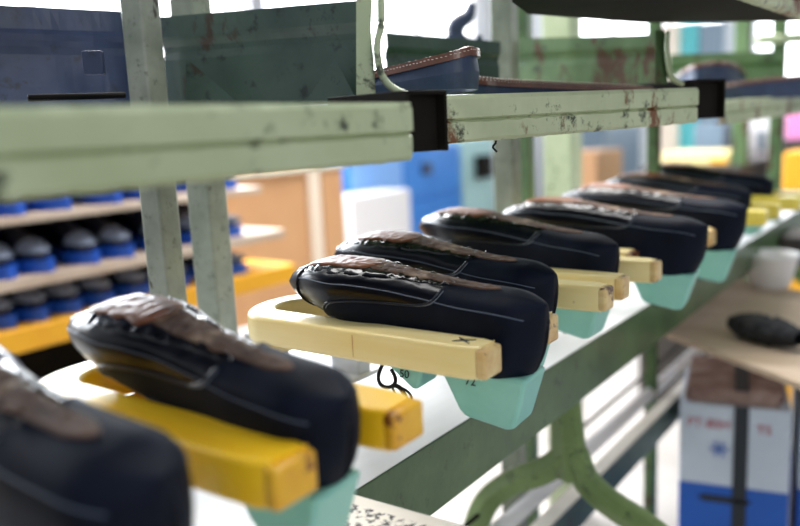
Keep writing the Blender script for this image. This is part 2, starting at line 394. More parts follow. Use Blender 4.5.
def S(x, a, side=1, wr=0.0, sd=0):
    w_, zs, zb = dims(x); m_ = zs-min(.030, (zs-zb)/2)
    c, s = math.cos(a), math.sin(a)
    if s >= 0: n = fNT(x); h = zs-m_
    else: n = fNB(x); h = m_-zb
    r = 1/((abs(c)**n+abs(s)**n)**(1/n)); y = w_*r*c; z = m_+h*r*s
    f = max(0, min(1, (zs-z)/max(zs-zb, 1e-5)))
    y *= 1-(.08+.12*min(1, max(0, (x-.08)/.08)))*f**1.5
    y *= 1-.10*max(0, 1-f/.10) if f < .10 else 1
    xx = x+.015*f**3*max(0, 1-x/.12)
    if x > LEN-.03: xx -= .004*abs(2*f-.7)*(x-(LEN-.03))/.03
    if wr and f < .16:
        k = (1-f/.16)*max(0, min(1, (x-.085)/.03))
        q = noise.noise(Vector((x*95, y*150, sd)))*.0022+noise.noise(Vector((x*260, y*300, sd+5)))*.0013
        z += q*k*wr
    return Vector((-xx, y+side*fC(x), z))
def Sn(x, a, side):
    e = 1e-3; dx = S(min(x+e, LEN-1e-5), a, side)-S(max(x-e, 1e-5), a, side); da = S(x, a+.01, side)-S(x, a-.01, side)
    n = dx.cross(da)
    return n.normalized() if n.length > 1e-12 else Vector((0, 0, 1))
def xlist(x0, x1, n, both=False):
    return [x0+(x1-x0)*(1-math.cos(math.pi*i/n))/2 for i in range(n+1)]
def tcoef(a):                                        # 0 sole centre .. 1 underside centre
    return abs(((a-math.pi/2+math.pi) % (2*math.pi))-math.pi)/math.pi
fSeam = pchip([0, .25, .34, .39, .43, .465, .52, .62, 1], [.088, .093, .100, .112, .138, .172, .205, .213, .218])
def build_upper(side, sd, res=1, wr=1.0):
    NA, NX = int(84*res), int(96*res)
    A = [2*math.pi*(k+.5)/NA for k in range(NA)]
    m = MB(); P = [[S(min(max(x, 1e-4), LEN-1e-4), a, side, wr, sd) for a in A] for x in xlist(0, LEN, NX)]
    m.grid(P, True); m.add(P[0], [tuple(range(NA))]); m.add(P[-1], [tuple(range(NA))]); return m, A
def overlay(side, A, xfun0, xfun1, off, n=34, wr=1.0, sd=0):
    m = MB(); P = []
    for i in range(n+1):
        row = []
        for a in A:
            x0, x1 = xfun0(a), xfun1(a); t = i/n; x = x0+(x1-x0)*(1-math.cos(math.pi*t))/2; x = min(max(x, 2e-4), LEN-2e-4)
            row.append(S(x, a, side, wr, sd)+Sn(x, a, side)*off)
        P.append(row)
    m.grid(P, True); n_ = len(A)
    for row, f0 in ((P[0], xfun0(A[0]) < .001), (P[-1], xfun1(A[0]) > LEN-.001)):
        if f0: m.add(row, [tuple(range(n_))])
    return m
def sole_z(x, y, side):
    w_, zs, zb = dims(x); m_ = zs-min(.030, (zs-zb)/2); n = fNT(x); u = min(.97, abs(y-side*fC(x))/max(w_*.92, 1e-4)); return m_+(zs-m_)*(1-u**n)**(1/n)
def patch(side, x0, x1, wf, lift, sd, n=60, mth=14):
    top = []
    for i in range(n+1):
        x = x0+(x1-x0)*i/n; w_ = wf(x)
        e = min(1, (i/n)*9)**.5*min(1, (1-i/n)*7)**.5
        w1 = w_*e*(1+.16*noise.noise(Vector((x*60, sd, 1)))); w2 = w_*e*(1+.16*noise.noise(Vector((x*60, sd, 9))))
        row = []
        for j in range(mth+1):
            s = -1+2*j/mth; y = (w2 if s > 0 else w1)*s+side*fC(x)
            z = sole_z(x, y, side)+lift+.0009*noise.noise(Vector((x*170, y*200, sd)))
            row.append(Vector((-x, y, z)))
        top.append(row)
    m = MB()
    full = [[r[0]-Vector((0, 0, .004))]+r+[r[-1]-Vector((0, 0, .004))] for r in top]
    m.grid(full); return m
def make_shoe(side, sd, cap=False, lace=False, res=1.0):
    root = empty('leather_shoe')
    m, A = build_upper(side, sd, res); m.build('vamp', M['vamp'], root, smooth=True)
    q = overlay(side, A, lambda a: 0, lambda a: fSeam(tcoef(a)), .0009, int(40*res), 1.0, sd); q.build('quarter', M['quarter'], root, smooth=True)
    # seam with stitches
    seam = []
    for a in np.linspace(0.30*math.pi, -1.3*math.pi, 90):
        x = fSeam(tcoef(a)); seam.append(S(x, a, side)+Sn(x, a, side)*.0009)
    MB().tube(seam, .0012, 6).build('seam_piping', M['cap'], root, smooth=True)
    for sgn in (1, -1):
        pts = []; st = MB()
        for tt in np.linspace(.22, .60, 170):
            a = math.pi/2+sgn*tt*math.pi; x = fSeam(tt)-.0030; pts.append(S(x, a, side)+Sn(x, a, side)*.0013)
        for i in range(0, len(pts)-1, 2): st.tube([pts[i], pts[i+1]], .00045, 4)
        st.build('stitching', M['thread'], root)
    for sgn in (1, -1):                              # drafted line along the feather edge
        pts = []
        for x in np.linspace(.012, .262, 60):
            w_, zs, zb = dims(x)
            a = (.17+.0*x)*math.pi; a = a if sgn > 0 else math.pi-a
            p = S(x, a, side); off = .0012 if x < .1 else .0004
            pts.append(p+Sn(x, a, side)*off)
        MB().tube(pts, .00055, 5).build('marking_line', M['chalk'], root)
    if cap:
        fc = lambda a: LEN-.042-.006*math.cos(2*math.pi*tcoef(a))
        overlay(side, A, fc, lambda a: LEN, .0010, 16, 1.0, sd).build('toe_cap', M['cap'], root, smooth=True)
        MB().tube([S(fc(a), a, side)+Sn(fc(a), a, side)*.0010 for a in A], .0010, 6, True).build('toe_seam', M['lace'], root, smooth=True)
    # lasting margin pulled over the board, glossy and pleated
    mg = MB(); xs = xlist(.085, LEN-.010, int(90*res)); P = []
    for x in xs:
        w_, zs, zb = dims(x); row = []
        for j in range(31):
            s = -1+j/15; y = s*w_*(.80 if x > .17 else .80-.35*(.17-x)/.085)+side*fC(x); z = sole_z(x, y, side)+.0014
            k = abs(s)
            ple = (noise.noise(Vector((x*330, s*3, sd)))*.0034 if x < LEN-.07 else math.sin(math.atan2(y, (x-.22))*34+3*noise.noise(Vector((x*60, y*60, sd))))*.0016)
            z += (ple*.9+noise.noise(Vector((x*130, y*130, sd+3)))*.0032)*(.12+.88*k**2)*(1 if k < .93 else .1) - (.0025 if k > .97 else 0)
            row.append(Vector((-x, y, z)))
        P.append(row)
    mg.grid(P); mg.build('lasting_margin', M['margin'], root, smooth=True)
    patch(side, .042, .19, lambda x: .0085+.0085*max(0, min(1, (x-.08)/.11)), .0020, sd).build('insole_board', M['insole'], root, smooth=True)
    patch(side, .168, .252, lambda x: .021, .0030, sd+4, 40).build('forepart_board', M['foreboard'], root, smooth=True)
    if lace:
        l = MB(); b = Vector((-.150, -.014, -.055))
        l.tube(bez([b, b+Vector((-.02, -.01, -.02)), b+Vector((-.03, -.012, -.045)), b+Vector((.0, -.012, -.04)), b+Vector((.012, -.008, -.035)), b+Vector((-.004, -.004, -.02))], 24), .0019, 6)
        l.tube(bez([b+Vector((.0, -.01, -.034)), b+Vector((.012, -.01, -.03)), b+Vector((.016, -.01, -.045)), b+Vector((.022, -.012, -.062))], 14), .0022, 6)
        l.tube(bez([b+Vector((.0, -.01, -.034)), b+Vector((.02, -.006, -.034)), b+Vector((.03, -.004, -.05)), b+Vector((.01, -.01, -.062)), b+Vector((.0, -.01, -.036))], 18), .0012, 6)
        l.build('shoelace', M['lace'], root, smooth=True)
    return root
def make_last():
    root = empty('shoe_last')
    def blk(pts, name, y0=.024, y1=.019):
        m = MB(); n = len(pts); zmax = max(p[1] for p in pts); zmin = min(p[1] for p in pts)
        P = []
        for s in (-1, 1):
            P += [Vector((-x, s*(y1+(y0-y1)*(z-zmin)/(zmax-zmin)), z)) for x, z in pts]
        m.add(P, [tuple(range(n)), tuple(range(n, 2*n))[::-1]]+[(i, n+i, n+(i+1) % n, (i+1) % n) for i in range(n)])
        return m.build(name, M['teal'], root, bevel=.007, seg=4)
    b = blk([(.010, -.0655), (.097, -.0635), (.080, -.104), (.074, -.110), (.032, -.117), (.024, -.113)], 'heel_block')
    MB().tube([(-.062, -.0, -.110), (-.062, 0, -.1165)], .007, 16).build('jack_hole', M['ink'], b)
    blk([(.112, -.060), (.158, -.050), (.154, -.072), (.130, -.092), (.124, -.091)], 'fore_block', .022, .018)
    return root
proto = {}
SHOES = [ # heel x, y centre, toe y, heel z, tilt, side, key, label
 (-.286, .201, .190, 1.102, .03, 1, 1.01, 'black lasted shoe nearest the camera, cut by the lower left corner'),
 (-.284, .328, .334, 1.099, .040, 1, .945, 'black shoe held sole up between yellow fork arms, wide brown insole showing'),
 (-.275, .578, .562, 1.102, -.006, -1, .965, 'sharp black shoe with small toe cap resting on the pale wooden fork'),
 (-.326, .706, .708, 1.101, .01, 1, .98, 'black shoe with brown insole directly behind the sharp toe cap shoe'),
 (-.328, .884, .900, 1.104, 0.02, -1, 1.03, 'shiny black shoe, fifth from the near end, behind the brown insole shoe'),
 (-.275, 1.076, 1.045, 1.104, 0.02, 1, 1.02, 'navy black shoe, sixth from the near end, over a large teal last'),
 (-.275, 1.306, 1.265, 1.104, 0.02, -1, 1.06, 'blurred navy black shoe, seventh from the near end of the row'),
 (-.322, 1.556, 1.575, 1.104, 0.02, 1, 1.0, 'blurred dark shoe, eighth from the near end, beside a lemon yellow fork'),
 (-.330, 1.802, 1.850, 1.105, 0.02, -1, 1.05, 'blurred dark shoe farthest along the row'),
]
lastp = make_last(); first_last = True
LASTNUM = []
where = ['under the nearest shoe in the lower left corner', 'under the second nearest shoe, by its yellow fork', 'under the sharp toe cap shoe, both blocks showing below the fork', 'under the shoe just behind the sharp toe cap shoe', 'under the fifth shoe, below the chipped pale fork tips', 'under the sixth shoe, the widest one past the middle', 'under the blurred seventh shoe', 'under the blurred eighth shoe', 'under the farthest shoe of the row']
for i, (hx, hy, ty, hz, tilt, side, key, lab) in enumerate(SHOES):
    ang = math.atan2(hy-ty, LEN)
    res = 1.0 if i < 6 else .6
    sh = make_shoe(side, i*3+1, cap=(i in (2,)), lace=(i in (2, 4)), res=res)
    roll_ = (.12, .14, .035, .09, .05, .05, .05, .05, .05)[i]
    sh.location = (hx, hy, hz); sh.rotation_euler = (roll_, tilt, ang); sh.scale = (key,)*3
    tag(sh, lab, 'shoe', 'black shoes held sole up along the conveyor')
    la = lastp if i == 0 else copy_tree(lastp)
    la.location = (hx, hy, hz); la.rotation_euler = (roll_*.5, tilt, ang); la.scale = (key,)*3
    LASTNUM.append(la)
    tag(la, 'teal plastic shoe last '+where[i], 'shoe last', 'teal shoe lasts inside the held shoes')
def text_mesh(s, size, loc, xdir, ydir, mat, parent=None, name='lettering', ext=.0003, font=None):
    cu = bpy.data.curves.new(name, 'FONT'); cu.body = s; cu.size = size; cu.extrude = ext; cu.align_x = 'LEFT'
    to = bpy.data.objects.new(name, cu); C.objects.link(to)
    dg = bpy.context.evaluated_depsgraph_get(); me = bpy.data.meshes.new_from_object(to.evaluated_get(dg)); bpy.data.objects.remove(to)
    o = bpy.data.objects.new(name, me); C.objects.link(o); me.materials.clear(); me.materials.append(mat)
    xd = Vector(xdir).normalized(); yd = Vector(ydir).normalized(); zd = xd.cross(yd).normalized(); yd = zd.cross(xd)
    R = Matrix((xd, yd, zd)).transposed().to_4x4(); me.transform(R)
    off = Vector(loc)
    if parent: o.parent = parent; off = off-parent.location
    o.location = off
    return o

for o in LASTNUM[2:5]:
    for tx, q in (('72', (-.070, -.0238, -.0765)), ('50', (-.142, -.0212, -.080))):
        me_o = text_mesh(tx, .011, (0, 0, 0), (1, 0, 0), (0, .12, 1), M['ink'], None, 'size_number', .0002)
        me_o.parent = o; me_o.location = q

# ------------------------------------------------------------------ rack: posts
def post(name, p, z0, z1, sz, mat, label, group=None, ang=0):
    m = MB(); c = Matrix.Translation((p.x, p.y, 0)) @ Matrix.Rotation(ang, 4, 'Z')
    m.box((-sz/2, -sz/2, z0), (sz/2, sz/2, z1), c)
    o = m.build(name, mat, bevel=.003); return tag(o, label, 'post', group)
G = 'square steel posts of the shelf rack'
post('rack_post', atd(163, 240, .88), 0, 1.95, .030, M['post'], 'grey green square post left of its twin, passing in front of the slate panel', G, .15)
post('rack_post', atd(211, 240, 1.0), 0, 1.95, .036, M['post'], 'grey green square steel post right of its twin, bright wall between them', G, .15)
post('rack_post', atd(507, 150, 1.30), 0, 1.95, .036, M['post'], 'worn grey post in the middle, below the rusty shelf edge', G, .1)
post('rack_post', atd(524, 150, 1.45), 0, 1.95, .030, M['green_rail'], 'slim green post just right of the worn grey middle post', G, .1)
post('rack_post', atd(654, 130, 1.75), 0, 2.1, .026, M['green_mid'], 'slim dark green post under the right part of the rusty shelf edge', G)
post('rack_post', atd(563, 160, 2.3), 0, 1.9, .085, M['green_clean'], 'broad blurred pale green column behind the fifth shoe', G)
post('rack_post', atd(740, 150, 3.1), 0, 2.2, .054, M['green_mid'], 'blurred green post rising beside the far white refrigerator', G)
post('rack_post', atd(779, 60, 2.2), 0, 2.2, .034, M['green_mid'], 'blurred green post crossing a horizontal bar near the right edge', G)
b = MB(); p0 = atd(757, 40, 2.18); p1 = atd(815, 40, 2.18); dv = (p1-p0); dv.z = 0; p1 = p0+dv
b.tube([p0, p1], .014, 8); tag(b.build('cross_bar', M['green_clean'], smooth=True), 'pale green horizontal bar crossing the post near the upper right corner', 'bar')

# ------------------------------------------------------------------ rack: trays
def frame(p0, p1):                                   # local axes along a tray: u = left->right, n = toward the back, z up
    u = Vector((p1.x-p0.x, p1.y-p0.y, 0)); Lg = u.length; u.normalize(); n = Vector((-u.y, u.x, 0)); return u, n, Lg
def sheet(m, quad, th, nrm):
    m.prism(quad, nrm*th); return m
def tray(p0, p1, H, depth, label, mats, back, endh, bend=True):
    """p0/p1 top of front rim left/right"""
    root = empty('steel_tray', p0, label, 'tray', 'green steel trays of the shelf rack')
    u, n, Lg = frame(p0, p1); zt = Vector((0, 0, 1)); sl = (p1.z-p0.z)/Lg
    us = u+zt*sl
    def Q(a, b, c): return us*a+n*b+zt*c               # local coordinates relative to root
    # front rim: folded lip with crease
    prof = [(0, 0), (-.002, -.004), (-.002, -H*.48), (.0025, -H*.53), (-.001, -H*.58), (-.001, -H+.003), (.002, -H), (.012, -H), (.012, -H+.002), (.004, -H+.003), (.004, -.004), (.02, -.003), (.02, 0)]
    m = MB(); P = []
    N = 60
    for i in range(N+1):
        a = Lg*i/N; wv = .0009*noise.noise(Vector((a*25, 0, p0.x*9))); row = []
        for k, (b_, c) in enumerate(prof):
            e = .0012*noise.noise(Vector((a*70, k*.7, 3)))
            row.append(Q(a, b_+wv+e*.5, c+(e if c < -H*.5 else .0)))
        P.append(row)
    m.grid(P, True); m.add(P[0], [tuple(range(len(prof)))]); m.add(P[-1], [tuple(range(len(prof)))[::-1]])
    m.build('front_rim', mats[0], root, smooth=False)
    f = MB().prism([Q(0, .018, -.001), Q(Lg, .018, -.001), Q(Lg, depth, -.001), Q(0, depth, -.001)], (0, 0, -.002)); f.build('tray_floor', mats[1], root)
    return root, Q, Lg
RH = .042
t1a, t1b = atd(-60, 107, .325), atd(410, 102, .56)
tr1, Q1, L1 = tray(t1a, t1b, RH, .40, 'nearest pale green steel tray, its blurred front rim crossing the upper left', (M['green_clean'], M['slate']), 1, 1)
t2a, t2b = atd(445, 95, .67), atd(697, 87.5, .94)
tr2, Q2, L2 = tray(t2a, t2b, RH, .40, 'rust streaked green steel tray in focus, starting right of the dark end bracket', (M['green'], M['green_mid']), 1, 1)
t3a, t3b = atd(722, 101, 1.40), atd(850, 90, 1.95)
tr3, Q3, L3 = tray(t3a, t3b, RH, .40, 'blurred green steel tray at the right edge, beyond the rusty one', (M['green'], M['green_mid']), 1, 1)

def back_panel(tr, Q, pts_px, d0, d1, mat, name='back_panel', fold=True, gus=None):
    """pts_px: left x, right x, top-left y, top-right y, bottom y"""
    xl, xr, tl, trr, bt = pts_px
    A, B = atd(xl, tl, d0), atd(xr, trr, d1); n = Vector((-(B-A).y, (B-A).x, 0)).normalized()
    zb = atd((xl+xr)/2, bt, (d0+d1)/2).z
    P = []; N = 24
    prof = [(.006, .0), (0.0, 0.0), (0, .20), (.002, .24), (.006, .30), (.007, .36), (.004, .44), (.004, 1.0)]
    for i in range(N+1):
        t = i/N; top = A.lerp(B, t); h = top.z-zb; row = []
        for (o, v) in prof:
            row.append(Vector((top.x, top.y, 0))+n*(o+.0015*noise.noise(Vector((t*9, v*4, 2))))+Vector((0, 0, top.z-h*v))-tr.location)
        P.append(row)
    m = MB(); m.grid(P); return m.build(name, mat, tr, solid=.002)
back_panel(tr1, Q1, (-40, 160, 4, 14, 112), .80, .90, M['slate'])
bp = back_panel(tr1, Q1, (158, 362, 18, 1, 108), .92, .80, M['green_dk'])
back_panel(tr2, Q2, (516, 662, 39, 35, 96), 1.35, 1.12, M['green_mid'])
back_panel(tr3, Q3, (670, 784, 55, 51, 100), 1.9, 1.75, M['green_mid'])
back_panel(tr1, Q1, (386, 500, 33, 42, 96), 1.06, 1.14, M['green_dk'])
# clip and rod on the slate panel
def relbox(name, c, sx, sy, sz, mat, parent, ang=0, bevel=.0015):
    Mx = Matrix.Translation(c-parent.location) @ Matrix.Rotation(ang, 4, 'Z'); return MB().box((-sx/2, -sy/2, -sz/2), (sx/2, sy/2, sz/2), Mx).build(name, mat, parent, bevel=bevel)
angp = math.atan2((t1b-t1a).y, (t1b-t1a).x)
relbox('panel_clip', atd(94, 63, .80), .020, .012, .024, M['slate'], tr1, math.radians(45))
MB().tube([atd(28, 98, .70)-tr1.location, atd(125, 95, .75)-tr1.location], .003, 8).build('latch_rod', M['steel_dk'], tr1, smooth=True)
# gusset
g0, g1, g2 = atd(186, 58, .885), atd(236, 101, .86), atd(186, 101, .885)
MB().prism([g0-tr1.location, g1-tr1.location, g2-tr1.location], (.001, -.001, 0)).build('gusset', M['green_dk'], tr1)
g0, g1, g2 = atd(335, 60, .80), atd(358, 102, .79), atd(305, 102, .82)
MB().prism([g0-tr1.location, g1-tr1.location, g2-tr1.location], (.001, -.001, 0)).build('gusset', M['green_dk'], tr1)
def end_plate(tr, pix, dd, mat, mat2, wpx):
    """S shaped folded end plate; pix = curve of its front edge (px,py), dd depth"""
    pts = [atd(x, y, dd)-tr.location for x, y in pix]
    back = Vector((-.6, .8, 0))*.012
    m = MB(); m.grid([[p, p+back] for p in pts]); m.build('end_plate', mat2, tr, smooth=True, solid=.003)
    # front bead of the plate
    MB().tube(pts, .0032, 8).build('plate_bead', mat, tr, smooth=True)
def spline(p, n=40):
    P = [Vector((a, b, 0)) for a, b in p]; P = [P[0]*2-P[1]]+P+[P[-1]*2-P[-2]]; out = []
    for i in range(1, len(P)-2):
        for k in range(8):
            t = k/8; a, b, c, d = P[i-1:i+3]
            q = .5*((2*b)+(c-a)*t+(2*a-5*b+4*c-d)*t*t+(-a+3*b-3*c+d)*t**3); out.append((q.x, q.y))
    out.append((p[-1])); return out
end_plate(tr1, spline([(381, -6), (381, 25), (377, 45), (380, 70), (388, 84), (400, 92), (412, 95)]), .66, M['green_clean'], M['green_dk'], 10)
pl = MB().prism([atd(x, y, .67)-tr1.location for x, y in ((357, -10), (373, -10), (371, 30), (374, 60), (376, 95), (357, 97))], (.0005, -.002, 0)); pl.build('end_flange', M['green_clean'], tr1, bevel=.0005)
end_plate(tr2, spline([(668, 32), (667, 45), (668, 60), (671, 75), (680, 83), (695, 86)]), 1.02, M['green_clean'], M['green_mid'], 5)
pl = MB().prism([atd(x, y, 1.03)-tr2.location for x, y in ((655, 30), (664, 30), (665, 60), (668, 84), (655, 84))], (.0005, -.002, 0)); pl.build('end_flange', M['green_mid'], tr2, bevel=.0005)
# dark joining brackets between trays
def bracket(x0, x1, y0, y1, d, label):
    a, b = atd(x0, y0, d), atd(x1, y0, d+.03); zb = atd(x0, y1, d).z
    u = (b-a); u.z = 0; Lg = u.length; u.normalize(); n = Vector((-u.y, u.x, 0))
    r = empty('joining_bracket', (a.x, a.y, zb), label, 'bracket', 'dark brackets joining the trays')
    H = a.z-zb
    m = MB()
    pf = [(0, 0), (0, H), (Lg, H), (Lg, 0), (Lg-.003, 0), (Lg-.003, H-.003), (.003, H-.003), (.003, 0)]
    m.prism([u*p+Vector((0, 0, q)) for p, q in pf], n*.10); m.build('channel', M['steel_dk'], r, bevel=.0008)
    MB().prism([u*.003+n*.010, u*(Lg-.003)+n*.010, u*(Lg-.003)+n*.010+Vector((0, 0, H-.003)), u*.003+n*.010+Vector((0, 0, H-.003))], n*.003).build('web', M['steel_dk'], r)
    return r
bracket(407, 447, 90, 154, .60, 'dark folded steel bracket between the nearest tray and the rusty tray')
bracket(697, 726, 79, 119, 1.00, 'dark folded steel bracket at the right end of the rusty tray')
# tray above, upper right
zU = 1.375
ta, tb = atz(660, -32, zU), atz(850, 33, zU)
ta.z = tb.z = zU+.04
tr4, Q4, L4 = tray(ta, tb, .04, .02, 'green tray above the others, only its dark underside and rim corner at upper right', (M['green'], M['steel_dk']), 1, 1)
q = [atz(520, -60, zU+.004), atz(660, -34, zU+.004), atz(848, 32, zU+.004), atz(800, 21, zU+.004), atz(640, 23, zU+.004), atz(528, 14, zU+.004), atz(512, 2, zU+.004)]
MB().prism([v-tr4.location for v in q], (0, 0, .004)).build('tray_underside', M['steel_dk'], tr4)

# ------------------------------------------------------------------ welt strips lying in the trays
def strip(path, base, h, label, lean=.006, hv=None):
    """band standing on edge along path with a stitched brown welt on its upper edge"""
    root = empty('welt_strip', path[0], label, 'strip', 'navy and brown welt strips in the trays')
    o = path[0]; P = [p-o for p in path]; n = len(P)
    def nr(i):
        t = P[min(i+1, n-1)]-P[max(i-1, 0)]; t.z = 0; t.normalize(); return Vector((t.y, -t.x, 0))
    Z = Vector((0, 0, 1)); hh = hv or (lambda t: h)
    m = MB(); m.grid([[P[i], P[i]+nr(i)*lean*.3+Z*hh(i/(n-1))*.55, P[i]+Z*hh(i/(n-1)), P[i]-nr(i)*.003+Z*hh(i/(n-1)), P[i]-nr(i)*.003] for i in range(n)], True)
    m.build('rubber_band', M['navyband'], root, smooth=False)
    m = MB(); m.grid([[P[i]+nr(i)*.0035+Z*hh(i/(n-1)), P[i]+nr(i)*.0028+Z*(hh(i/(n-1))+.008), P[i]-nr(i)*.004+Z*(hh(i/(n-1))+.0085), P[i]-nr(i)*.005+Z*hh(i/(n-1))] for i in range(n)], True)
    m.build('leather_welt', M['brownstrip'], root, smooth=False)
    m = MB()
    L_ = [0]
    for i in range(1, n): L_.append(L_[-1]+(P[i]-P[i-1]).length)
    k = 0; s = .002
    while s < L_[-1]-.003 and k < 140:
        i = max(j for j in range(n) if L_[j] <= s); i = min(i, n-2); t = (s-L_[i])/max(1e-6, L_[i+1]-L_[i]); p = P[i].lerp(P[i+1], t); d = (P[i+1]-P[i]).normalized()
        q = p-nr(i)*.001+Z*(hh(i/(n-1))+.0085); m.tube([q, q+d*.0022], .0006, 4)
        q = p+nr(i)*.0032+Z*(hh(i/(n-1))+.0055); m.tube([q, q+d*.002], .0004, 4)
        s += .0042; k += 1
    m.build('stitching', M['whitestitch'], root)
    return root
zf2 = t2a.z+.001
def pth(pxs, d0, d1, zb, n=40):
    out = []
    sp = spline(pxs)
    for i, (x, dd) in enumerate(sp):
        p = atd(x, 90, dd); out.append(Vector((p.x, p.y, zb)))
    return out
# big coil end, seen left of the middle post
loopz = atd(430, 92, .80).z
strip(pth([(330, .86), (385, .80), (430, .765), (460, .76), (474, .775), (478, .80), (470, .83), (440, .86)], 0, 0, loopz), 0, .024, 'wide navy strip with brown stitched edge curving round in the nearest tray', hv=lambda t: .012+.020*min(1, t/.5))
# a second thinner strip lies flat, running right inside the rusty tray
strip(pth([(474, .90), (500, .90), (560, .95), (620, 1.0), (655, 1.05)], 0, 0, zf2-.001), 0, .010, 'thin brown stitched strip lying along the rusty tray', hv=lambda t: .020-.018*t)
zf3 = atd(760, 96, 1.6).z
strip(pth([(675, 1.75), (690, 1.62), (715, 1.6), (735, 1.64), (745, 1.75)], 0, 0, zf3-.004), 0, .03, 'blurred navy strip loop in the right hand tray', hv=lambda t: .05+.02*math.sin(math.pi*t))
strip(pth([(715, 1.55), (750, 1.55), (800, 1.6), (850, 1.65)], 0, 0, zf3-.006), 0, .04, 'dark strip lying flat at the right edge of the far tray', hv=lambda t: .022+.022*t)
wp = [atd(x, y, .74) for x, y in spline([(492, 136), (496, 142), (493, 147), (497, 152)])]
tag(MB().tube(wp, .0011, 6).build('thread_scrap', M['lace'], smooth=True), 'tiny dark scrap of thread hanging under the rusty tray edge', 'thread')
# hook hanging above the coil
hk = [atd(x, y, 1.4) for x, y in spline([(472, 4), (468, 16), (458, 24), (455, 34), (462, 42), (475, 44), (480, 36)])]
tag(MB().tube(hk, [.007+.009*math.sin(math.pi*min(1, i/len(hk)*1.1)) for i in range(len(hk))], 10).build('hanging_hook', M['slate'], smooth=True), 'dark blue curved hook against the bright window above the strips', 'hook')

# ------------------------------------------------------------------ background left: rack of finished shoes
RKX = -1.95
def zx(px, py, X=RKX): p = atx(px, py, X); return p.z
def yx(px, py, X=RKX): p = atx(px, py, X); return p.y
b1, b2, b3 = zx(90, 207), zx(150, 254), zx(160, 296)
yR = yx(285, 235); yL = yx(-150, 250)
rk = empty('shoe_rack', (RKX-.15, (yL+yR)/2, 0), 'wooden shoe rack with plywood shelves and orange yellow lower edge in the left background', 'rack')
for z, mt, th, ye in ((b1, 'shelfwood', .022, yx(262, 190)), (b2, 'shelfwood', .030, yR), (b3, 'yshelf', .062, yx(296, 275)), (b1+.28, 'shelfwood', .022, yx(225, 190))):
    rel(MB().box((RKX-.32, yL, z-th), (RKX, ye, z)), rk).build('shelf', M[mt], rk, bevel=.003)
rel(MB().box((RKX-.33, yL, 0), (RKX-.32, yx(222, 190), b1+.35)), rk).build('back_board', M['steel_dk'], rk)
for y in (yL, yx(-60, 250), yx(215, 250)):
    rel(MB().box((RKX-.31, y-.012, 0), (RKX-.28, y+.012, b1+.3)), rk).build('upright', M['shelfwood'], rk, bevel=.002)
rel(MB().box((RKX-.29, yL, b3-.30), (RKX+.0, yx(295, 250), b3-.27)), rk).build('shelf', M['white_bed'], rk)
def finished_shoe():
    root = empty('finished_shoe')
    m = MB(); P = []
    NA = 28
    for x in xlist(1e-4, LEN-1e-4, 30):
        row = [];
        for k in range(NA):
            p = S(x, 2*math.pi*k/NA, 1); row.append(Vector((-p.x-LEN, p.y, -p.z*1.0+.045)))
        P.append(row)
    m.grid(P, True); m.build('upper', M['bluedkl'], root, smooth=True)
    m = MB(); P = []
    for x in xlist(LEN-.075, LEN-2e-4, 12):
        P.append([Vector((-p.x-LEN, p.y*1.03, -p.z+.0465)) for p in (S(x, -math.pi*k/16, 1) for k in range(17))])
    m.grid(P); m.build('toe_cap', M['toe_gleam'], root, smooth=True)  # pale grey colour here stands in for the gleam on the toes
    m = MB(); out = []
    xs_ = xlist(1e-4, LEN-1e-4, 26)
    out = [(x-LEN, dims(x)[0]*1.08) for x in xs_]+[(x-LEN, -dims(x)[0]*1.08) for x in xs_[::-1]]
    vs = [Vector((a, b_, .0)) for a, b_ in out]+[Vector((a*1.0, b_, .030 if a > -.16 else .028)) for a, b_ in out]
    n = len(out); m.add(vs, [tuple(range(n)), tuple(range(n, 2*n))[::-1]]+[(i, n+i, n+(i+1) % n, (i+1) % n) for i in range(n)])
    m.build('sole', M['bluesole'], root)
    return root
fs = finished_shoe(); nfs = 0
rows = [(b1, [(-20, ''), (22, ''), (72, ''), (122, ''), (165, '')], 'top'), (b2, [(-35, ''), (5, ''), (47, ''), (93, ''), (130, ''), (170, ''), (205, '')], 'middle'), (b3, [(-30, ''), (8, ''), (40, ''), (76, ''), (112, ''), (150, ''), (190, '')], 'lower')]
ordn = ['first', 'second', 'third', 'fourth', 'fifth', 'sixth', 'seventh']
for z, xs_, nm in rows:
    for j, (px, _) in enumerate(xs_):
        y = yx(px, 240)
        o = fs if nfs == 0 else copy_tree(fs); nfs += 1
        o.scale = (1.15,)*3; o.location = (RKX+(.00 if nm != 'lower' else -.03), y, z+.0005); o.rotation_euler = (0, 0, random.uniform(-.12, .12))
        tag(o, 'dark shoe with royal blue sole on the %s rack shelf, %s from its left end' % (nm, ordn[j]), 'shoe', 'finished dark shoes on the background rack')
for (px, z, nm) in ((238, b2, 'middle'), (236, b1, 'top'), (240, b3, 'lower')):
    o = copy_tree(fs); y = yx(px, 240); o.location = (RKX-.03, y+.05, z+.0005); o.rotation_euler = (0, 0, .75)
    tag(o, 'dark blue soled shoe turned aside at the right end of the %s rack shelf' % nm, 'shoe', 'finished dark shoes on the background rack')

